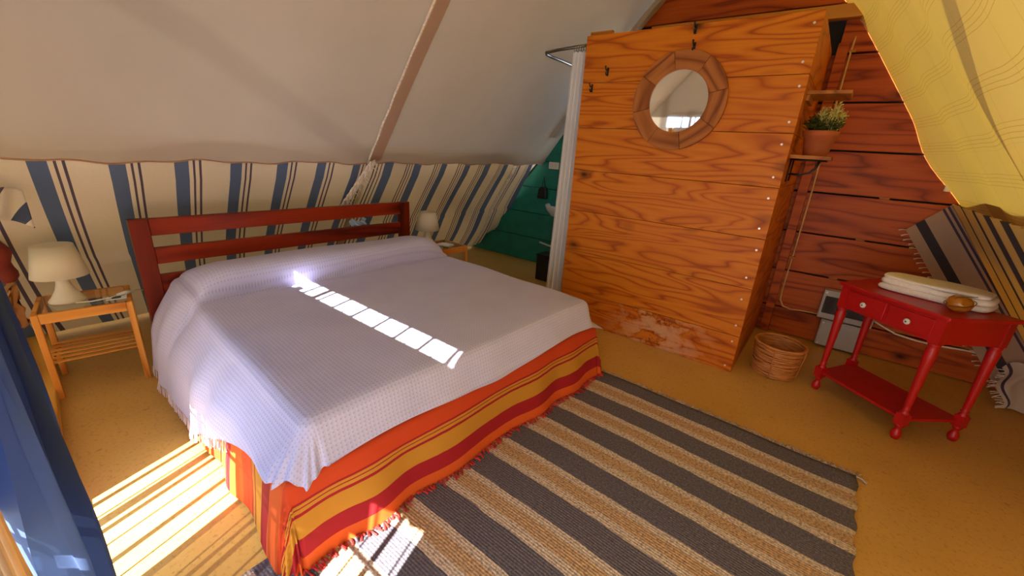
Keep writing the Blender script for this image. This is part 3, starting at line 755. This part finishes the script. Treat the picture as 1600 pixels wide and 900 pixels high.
# bedspread
CR_ = (.015, 1.87, -.775, .975); CZ = .572
def sm_(e0, e1, x): t_ = min(1, max(0, (x - e0) / (e1 - e0))); return t_ * t_ * (3 - 2 * t_)
def pillow(x, y):
    t_ = (x - .0) / (.47 + .015 * math.sin(y * 3))
    if t_ >= 1: f = 0
    elif t_ > .74: f = math.sqrt(max(0, 1 - ((t_ - .74) / .26) ** 2))
    else: f = .45 + .55 * math.sin(PI / 2 * t_ / .74)
    s_ = math.sqrt(max(0, 1 - (1 - min(1, (y + .775) / .2)) ** 2)) * .72 + .28
    e_ = math.sqrt(max(0, 1 - (1 - min(1, (.975 - y) / .26)) ** 2)) * .9 + .1
    return .165 * f * s_ * e_ + .004 * math.sin(x * 9 + y * 6) - .022 * math.exp(-((x - .485) / .02) ** 2)
spd = thing('bedspread', 'mauve dotted bedspread covering the mattress and pillow roll', 'bedspread', B0, BR)
def near_drop(x): return .575 + .008 * math.sin(x * 9) - .30 * sm_(.80, 1.75, x)
def spread_uv(a, b):
    us = CR_[1] - CR_[0]
    if a < .88: u = CR_[0] + us * a / .88
    else: u = CR_[1] + (a - .88) / .12 * (.215 + .012 * math.sin(b * 13))
    vs_ = CR_[3] - CR_[2]
    if b < .25: v = CR_[2] - (1 - b / .25) * near_drop(min(u, CR_[1]))
    elif b < .93: v = CR_[2] + vs_ * (b - .25) / .68
    else: v = CR_[3] + (b - .93) / .07 * .2
    return u, v
def path(pts, d):                          # position along a polyline (out, down) at arc length d
    for (x0, y0), (x1, y1) in zip(pts, pts[1:]):
        L = math.hypot(x1 - x0, y1 - y0)
        if d <= L: return x0 + (x1 - x0) * d / L, y0 + (y1 - y0) * d / L
        d -= L
    (x0, y0), (x1, y1) = pts[-2:]; L = math.hypot(x1 - x0, y1 - y0)
    return x1 + (x1 - x0) * d / L, y1 + (y1 - y0) * d / L
NEAR = [(0, 0), (.03, .006), (.052, .024), (.066, .05), (.115, .12), (.16, .19), (.19, .27), (.225, .54)]
FOOT = [(0, 0), (.028, .006), (.048, .022), (.058, .05), (.075, .12), (.095, .165), (.13, .182)]
def spread_fn(a, b):
    u, v = spread_uv(a, b)
    x0, x1, y0, y1 = CR_
    cx = min(max(u, x0), x1); cy = min(max(v, y0), y1); dx, dy = u - cx, v - cy; d = math.hypot(dx, dy)
    z = CZ + pillow(cx, cy)
    cx0 = cx; cx += .055 * min(1, max(0, pillow(cx, cy)) / .165) * sm_(.2, .43, cx)
    if d < 1e-9: return Vector((cx, cy, z)), (u, v)
    ex, ey = dx / d, dy / d
    wn = ey * ey if ey < 0 else 0; wf = 1 - wn
    pb = sm_(.62, .40, cx) * (1 if ey < 0 else 0)          # bulge of the pillow end
    no, nd = path(NEAR, d); fo, fd = path(FOOT, d)
    if ex > .05 and ey < -.05:
        d = min(d, .255 + .02 * math.sin(math.atan2(ex, -ey) * 9)); no, nd = path(NEAR, d); fo, fd = path(FOOT[:5], d)
    out = wn * no + wf * fo; down = wn * nd + wf * fd
    down += pb * (z - CZ) * min(1, d / .3) * 1.0
    along = cx + 1.3 * math.atan2(ex, -ey) if ey < 0 else cy
    out += (.011 if ey < 0 else .005) * min(1, max(0, d - .08) / .2) * math.sin(along * 15 + 1.3 * math.sin(along * 6))
    out += .03 * math.exp(-((cx - .30) / .10) ** 2) * min(1, d / .15) * wn - .035 * math.exp(-((cx - .50) / .06) ** 2) * min(1, d / .12) * wn * max(0, 1 - d / .4)
    p = Vector((cx + ex * out, cy + ey * out, max(.03, z - down)))
    return p, (u, v)
MB().grid(spread_fn, 230, 170).build('cloth', M['spread'], spd, smooth=True)
k = MB()
for i in range(72):
    a = .02 + .66 * i / 71; p = spread_fn(a, 0)[0]
    e = p + Vector((random.uniform(-.008, .008), random.uniform(-.012, -.002), -.045)); e.z = max(.006, e.z)
    if e.z > p.z - .01: e = p + Vector((random.uniform(-.008, .008), -.04, -.02)); e.z = .006
    k.tube([p + Vector((0, 0, .004)), p.lerp(e, .5), e], [.0022, .003, .0035], 4)
stuff(k.build('fringe', M['fringe_mauve'], spd))

# ------------------------------------------------------------------ bedside tables and lamps
def bedside(label, loc, rz):
    tb = thing('bedside_table', label, 'table', loc, rz, 'slatted bedside tables')
    D, Wd, H = .36, .40, .512
    for x in (-D / 2 + .014, D / 2 - .014):
        for y in (-Wd / 2 + .014, Wd / 2 - .014):
            MB().box(x - .014, x + .014, y - .014, y + .014, .001, H - .002).build('leg', M['beech_leg'], tb, bevel=.003)
    for x in (-D / 2 + .012, D / 2 - .012):
        MB().box(x - .011, x + .011, -Wd / 2 + .029, Wd / 2 - .029, H - .055, H).build('apron', M['beech'], tb, bevel=.002)
    for y in (-Wd / 2 + .012, Wd / 2 - .012):
        MB().box(-D / 2 + .029, D / 2 - .029, y - .011, y + .011, H - .055, H).build('apron', M['beech'], tb, bevel=.002)
    MB().box(-D / 2 + .02, D / 2 - .02, -Wd / 2 + .02, Wd / 2 - .02, H - .006, H + .001).build('glass_top', M['glass'], tb)
    for y in (-Wd / 2 + .012, Wd / 2 - .012):
        MB().box(-D / 2 + .029, D / 2 - .029, y - .01, y + .01, .19, .215).build('shelf_rail', M['beech'], tb, bevel=.002)
    n = 6
    for i in range(n):
        x = -D / 2 + .03 + (D - .06) * i / (n - 1)
        MB().box(x - .0145, x + .0145, -Wd / 2 + .004, Wd / 2 - .004, .216, .222).build('slat', M['beech'], tb, bevel=.002)
    return tb
bt1 = bedside('light wooden slatted bedside table with glass top by the tent entrance', (-3.30, .262, 0), math.radians(-9))
bt2 = copy_tree(bt1); bt2.location = (-3.03, 2.80, 0); bt2.rotation_euler.z = math.radians(-3)
bt2['label'] = 'light wooden bedside table beyond the far side of the bed'
def lamp(label, loc):
    l = thing('table_lamp', label, 'lamp', loc, 0, 'white bedside lamps')
    MB().lathe([(.0, .0), (.078, .001), (.08, .006), (.062, .03), (.042, .065), (.03, .105), (.027, .14), (.032, .165), (.0, .168)], 28, cap=False).build('base', M['white_plastic'], l, smooth=True)
    MB().lathe([(.118, .15), (.083, .325)], 36, cap=False).build('shade', M['shade'], l, smooth=True, thick=.003)
    MB().lathe([(.0, .321), (.082, .324)], 30, cap=False).build('shade_top', M['shade'], l, smooth=True)
    return l
lp1 = lamp('larger-looking white table lamp on the bedside table by the entrance', (-3.32, .20, .514))
lp2 = copy_tree(lp1); lp2.location = (-3.13, 2.71, .514); lp2['label'] = 'white table lamp on the far bedside table beyond the bed'
cd = thing('lamp_cord', 'white lamp cord with inline switch lying on the glass tabletop', 'cord', (-3.3, .3, .516))
MB().tube([(.07, -.08, .004), (.10, -.02, .004), (.10, .05, .006), (.08, .11, .01)], .004, 6).build('cord', M['white_plastic'], cd, smooth=True)
MB().tube([(.085, .09, .01), (.07, .13, .012), (.055, .165, .01)], [.008, .013, .008], 8).build('inline_switch', M['white'], cd, smooth=True)
MB().tube([(.055, .165, .008), (.02, .19, .006), (-.02, .235, -.02), (-.05, .24, -.2), (-.06, .25, -.42)], .004, 6).build('cord_end', M['white_plastic'], cd, smooth=True)
cdd = thing('printed_card', 'small black and white printed card on the glass tabletop', 'card', (-3.20, .385, .5145), math.radians(-12))
MB().box(-.035, .035, -.045, .045, 0, .006).build('card', M['white'], cdd)
MB().box(-.012, .028, -.02, .02, .006, .0068).build('print', M['black'], cdd)
MB().box(-.03, -.018, -.035, .035, .006, .0068).build('print', M['black'], cdd)
for i, (x, y, r, m_) in enumerate(((-2.97, 2.80, .2, 'towel'), (-2.99, 2.83, -.15, 'grey_plastic'))):
    b_ = thing('booklet', ('thin white booklet lying on top on the far bedside table', 'grey booklet under the white one on the far bedside table')[i], 'booklet', (x, y, .5145 + (.009 if i == 0 else 0)), r)
    MB().box(-.07, .07, -.05, .05, 0, .008).build('pages', M['white'], b_)
    MB().box(-.0705, .0705, -.0505, .0505, .0078, .0088).build('cover', M[m_], b_)
tg = thing('plastic_bag', 'small pale blue plastic bag tucked behind the headboard slats', 'bag', (-3.13, 1.93, .79))
def bag_fn(a, b):
    return (.012 * math.sin(a * 14 + b * 6), -.055 + a * .15, -.005 + b * (.05 + .012 * math.sin(a * 9))), (a, b)
MB().grid(bag_fn, 20, 8).build('film', M['sheer'], tg, smooth=True, thick=.002)

# cloths hanging at the front left corner
hb = thing('hanging_cushion', 'dark red cloth bundle hanging at the tent corner behind the lamp', 'cushion', (-3.40, .0, .65))
k = MB()
def cush(a, b):
    th = a * 2 * PI; zz = b * .42; r = (math.sin(PI * min(1, .12 + b * .8)) ** .6)
    return (.07 * r * math.cos(th) * (1 + .05 * math.sin(3 * th)), (.078 - .04 * b) * r * math.sin(th) - .03 * b + .01 * math.sin(b * 20), zz), (a, b)
k.grid(cush, 28, 16).build('bundle', M['dark_red'], hb, smooth=True)
tw = thing('striped_towel', 'white towel with dark blue stripes hanging above the red bundle', 'towel', (-3.10, .055, 1.0))
def twf(a, b):
    y = -.09 + a * .185; z = .24 - a * .10 - b * (.12 + .06 * a)
    return (.02 * math.sin(a * 12 + b * 3) + .02 * b, y, z - .02 * math.sin(a * 5)), (a * .185 + b * .1, b)
MB().grid(twf, 24, 12).build('cloth', M['towelstripe'], tw, smooth=True, thick=.004)
cr = thing('crumpled_cloth', 'crumpled tan cloth on the sill below the lamp', 'cloth', (-3.52, .03, .076))
def crf(a, b):
    r = random.Random(int(a * 23) * 97 + int(b * 15) * 13).uniform(-.018, .018)
    return (-.08 + a * .17, -.10 + .10 * b + r, .02 + .52 * math.sin(PI * (.15 + .85 * b) * .55) * (.75 + .25 * math.sin(a * 8)) + r), (a, b)
MB().grid(crf, 23, 15).build('cloth', M['tan'], cr, smooth=True)

# ------------------------------------------------------------------ red console table
CA = math.atan2(-.644, .765)
tbl = thing('console_table', 'bright red painted console table with two drawers and turned legs', 'table', (.405, 3.195, 0), CA)
fw, bw, dp, H = .285, .355, .40, .79        # half widths front/back, depth, height
def trap(o, z0, z1, f=0):
    return MB().prism([(-fw - o, -o), (fw + o, -o), (bw + o, dp + f), (-bw - o, dp + f)], 2, z0, z1)
trap(.022, H - .022, H, .01).build('top', M['red'], tbl, bevel=.006)
MB().box(-fw + .03, fw - .03, .004, .02, H - .165, H - .024).build('front_frame', M['red'], tbl, bevel=.002)
MB().prism([(-fw, .03), (-fw + .015, .03), (-bw + .015, dp - .02), (-bw, dp - .02)], 2, H - .165, H - .024).build('side_panel', M['red'], tbl, bevel=.002)
MB().prism([(fw - .015, .03), (fw, .03), (bw, dp - .02), (bw - .015, dp - .02)], 2, H - .165, H - .024).build('side_panel', M['red'], tbl, bevel=.002)
MB().box(-bw + .02, bw - .02, dp - .018, dp - .004, H - .165, H - .024).build('back_panel', M['red'], tbl, bevel=.002)
for s_ in (-1, 1):
    dr = MB().box(s_ * .125 - .118, s_ * .125 + .118, -.005, .005, H - .15, H - .04).build('drawer', M['red'], tbl, bevel=.004)
    kn = MB(); kn.lathe([(.0, 0), (.007, .0), (.006, .01), (.014, .016), (.018, .022), (.014, .027), (.004, .029), (0, .0285)], 16, cap=False)
    kn.v = [(x, -z, y) for x, y, z in kn.v]
    kn.build('knob', M['white'], dr, smooth=True, loc=(s_ * .125 + .005, -.005, H - .095))
    kd = MB().lathe([(0, .0291), (.0045, .0291), (.0045, .0298), (0, .0298)], 12, cap=False); kd.v = [(x, -z, y) for x, y, z in kd.v]
    kd.build('knob_screw', M['black'], dr, loc=(s_ * .125 + .005, -.005, H - .095))
leg_prof = [(.0, .001), (.018, .001), (.026, .02), (.027, .035), (.02, .055), (.013, .07), (.017, .078), (.024, .09), (.026, .102)]
leg_prof2 = [(.026, .168), (.024, .178), (.014, .19), (.021, .2), (.014, .21), (.017, .225), (.019, .3), (.026, .52), (.029, .585), (.022, .6), (.028, .612), (.026, .625)]
leg_me = None
for x, y in ((-fw + .02, .02), (fw - .02, .02), (bw - .025, dp - .03), (-bw + .025, dp - .03)):
    if leg_me is None:
        k = MB().lathe(leg_prof, 20).lathe(leg_prof2, 20)
        k.box(-.025, .025, -.025, .025, .10, .17).box(-.025, .025, -.025, .025, .622, H - .024)
        lg = k.build('leg', M['red'], tbl, smooth=False, loc=(x, y, 0)); leg_me = lg.data
        for p in leg_me.polygons: p.use_smooth = len(p.vertices) == 4 and p.area < .0012
    else:
        lg = bpy.data.objects.new('leg', leg_me); COL.objects.link(lg); lg.parent = tbl; lg.location = (x, y, 0)
MB().prism([(-fw + .01, .012), (fw - .01, .012), (bw - .015, dp - .02), (-bw + .015, dp - .02)], 2, .125, .143).build('shelf', M['red'], tbl, bevel=.004)

# folded towel
tl = thing('folded_towel', 'folded white towel lying on the red console table', 'towel', (.605, 3.405, H + .0015), math.radians(-22))
def fold(z0, z1, sx, sy, seed, ox=0, oy=0):
    rnd = random.Random(seed); k = MB(); n = 40; layers = 7
    for j in range(layers + 1):
        tt = j / layers; z = z0 + (z1 - z0) * tt; ins = .016 * (1 - math.sqrt(max(0, 1 - (2 * tt - 1) ** 2)))
        for i in range(n):
            a = 2 * PI * i / n; ca, sa = math.cos(a), math.sin(a); q = (abs(ca) ** 6 + abs(sa) ** 6) ** (-1 / 6)
            k.v.append((ox + (sx - ins) * ca * q * (1 + .02 * math.sin(3 * a + seed)), oy + (sy - ins) * sa * q * (1 + .03 * math.sin(2 * a + seed)), z + .004 * math.sin(3 * a + seed) * tt))
    for j in range(layers):
        for i in range(n): k.f.append((j * n + i, j * n + (i + 1) % n, (j + 1) * n + (i + 1) % n, (j + 1) * n + i))
    k.f.append(tuple(reversed(range(n)))); k.f.append(tuple(layers * n + i for i in range(n)))
    return k
fold(0, .036, .25, .125, 1).build('lower_fold', M['towel'], tl, smooth=True)
fold(.035, .07, .245, .12, 2, .004, .004).build('upper_fold', M['towel'], tl, smooth=True)
fold(.068, .09, .235, .112, 4, -.004, .008).build('top_fold', M['towel'], tl, smooth=True)
ball = thing('glass_jar', 'small round amber glass jar tied with dark wire on the red table', 'jar', (.675, 3.185, H + .0015))
MB().lathe([(.0, .0), (.03, .001), (.05, .018), (.057, .042), (.05, .066), (.032, .080), (.0, .085)], 24, cap=False).build('glass', M['amber'], ball, smooth=True)
MB().tube([(.060 * math.cos(a), .060 * math.sin(a), .045 + .018 * math.sin(a + 1)) for a in [2 * PI * i / 24 for i in range(25)]], .0018, 5).build('wire', M['black'], ball, smooth=True)
MB().tube([(-.055, -.02, .035), (-.025, -.035, .078), (.02, -.02, .09), (.055, .0, .092)], .0018, 5).build('wire', M['black'], ball, smooth=True)

# ------------------------------------------------------------------ rattan basket
bk = thing('rattan_basket', 'round rattan waste basket on the floor beside the cabin', 'basket', (-.055, 3.43, 0))
t = NT('rattan'); n = t.noise(t.coord('Object', (1, 1, 12)), 14, 4); t.col(t.ramp(n, [(.3, rgb(140, 74, 30)), (.55, rgb(196, 126, 62)), (.75, rgb(214, 150, 84))])); t.rough(.5); M['rattan'] = t.m
k = MB(); nr = 17
for i in range(nr):
    z = .010 + i * .0135; r = .135 + .022 * z / .24 + random.uniform(-.0025, .0025); ph = random.uniform(0, 6)
    k.tube([((r + .002 * math.sin(3 * a + ph)) * math.cos(a), (r + .002 * math.sin(3 * a + ph)) * math.sin(a), z + .003 * math.sin(2 * a + ph)) for a in [2 * PI * q / 40 for q in range(41)]], .0078, 6, cap=False)
stuff(k.build('woven_canes', M['rattan'], bk, smooth=True))
MB().tube([(.162 * math.cos(a), .162 * math.sin(a), .243) for a in [2 * PI * q / 44 for q in range(45)]], .0105, 8, cap=False).build('rim', M['rattan'], bk, smooth=True)
MB().lathe([(0, .006), (.132, .006), (.132, .012), (0, .012)], 30, cap=False).build('bottom', M['rattan'], bk)
MB().lathe([(.128, .01), (.149, .235)], 36, cap=False).build('lining', M['rattan'], bk, smooth=True)
for q in range(4):
    a = math.radians(-95 + 90 * q)
    MB().tube([((.147 + .02 * z / .24) * math.cos(a), (.147 + .02 * z / .24) * math.sin(a), z) for z in [.006 + .034 * i for i in range(8)]], .005, 6).build('binding', M['shelf_wood'], bk, smooth=True)
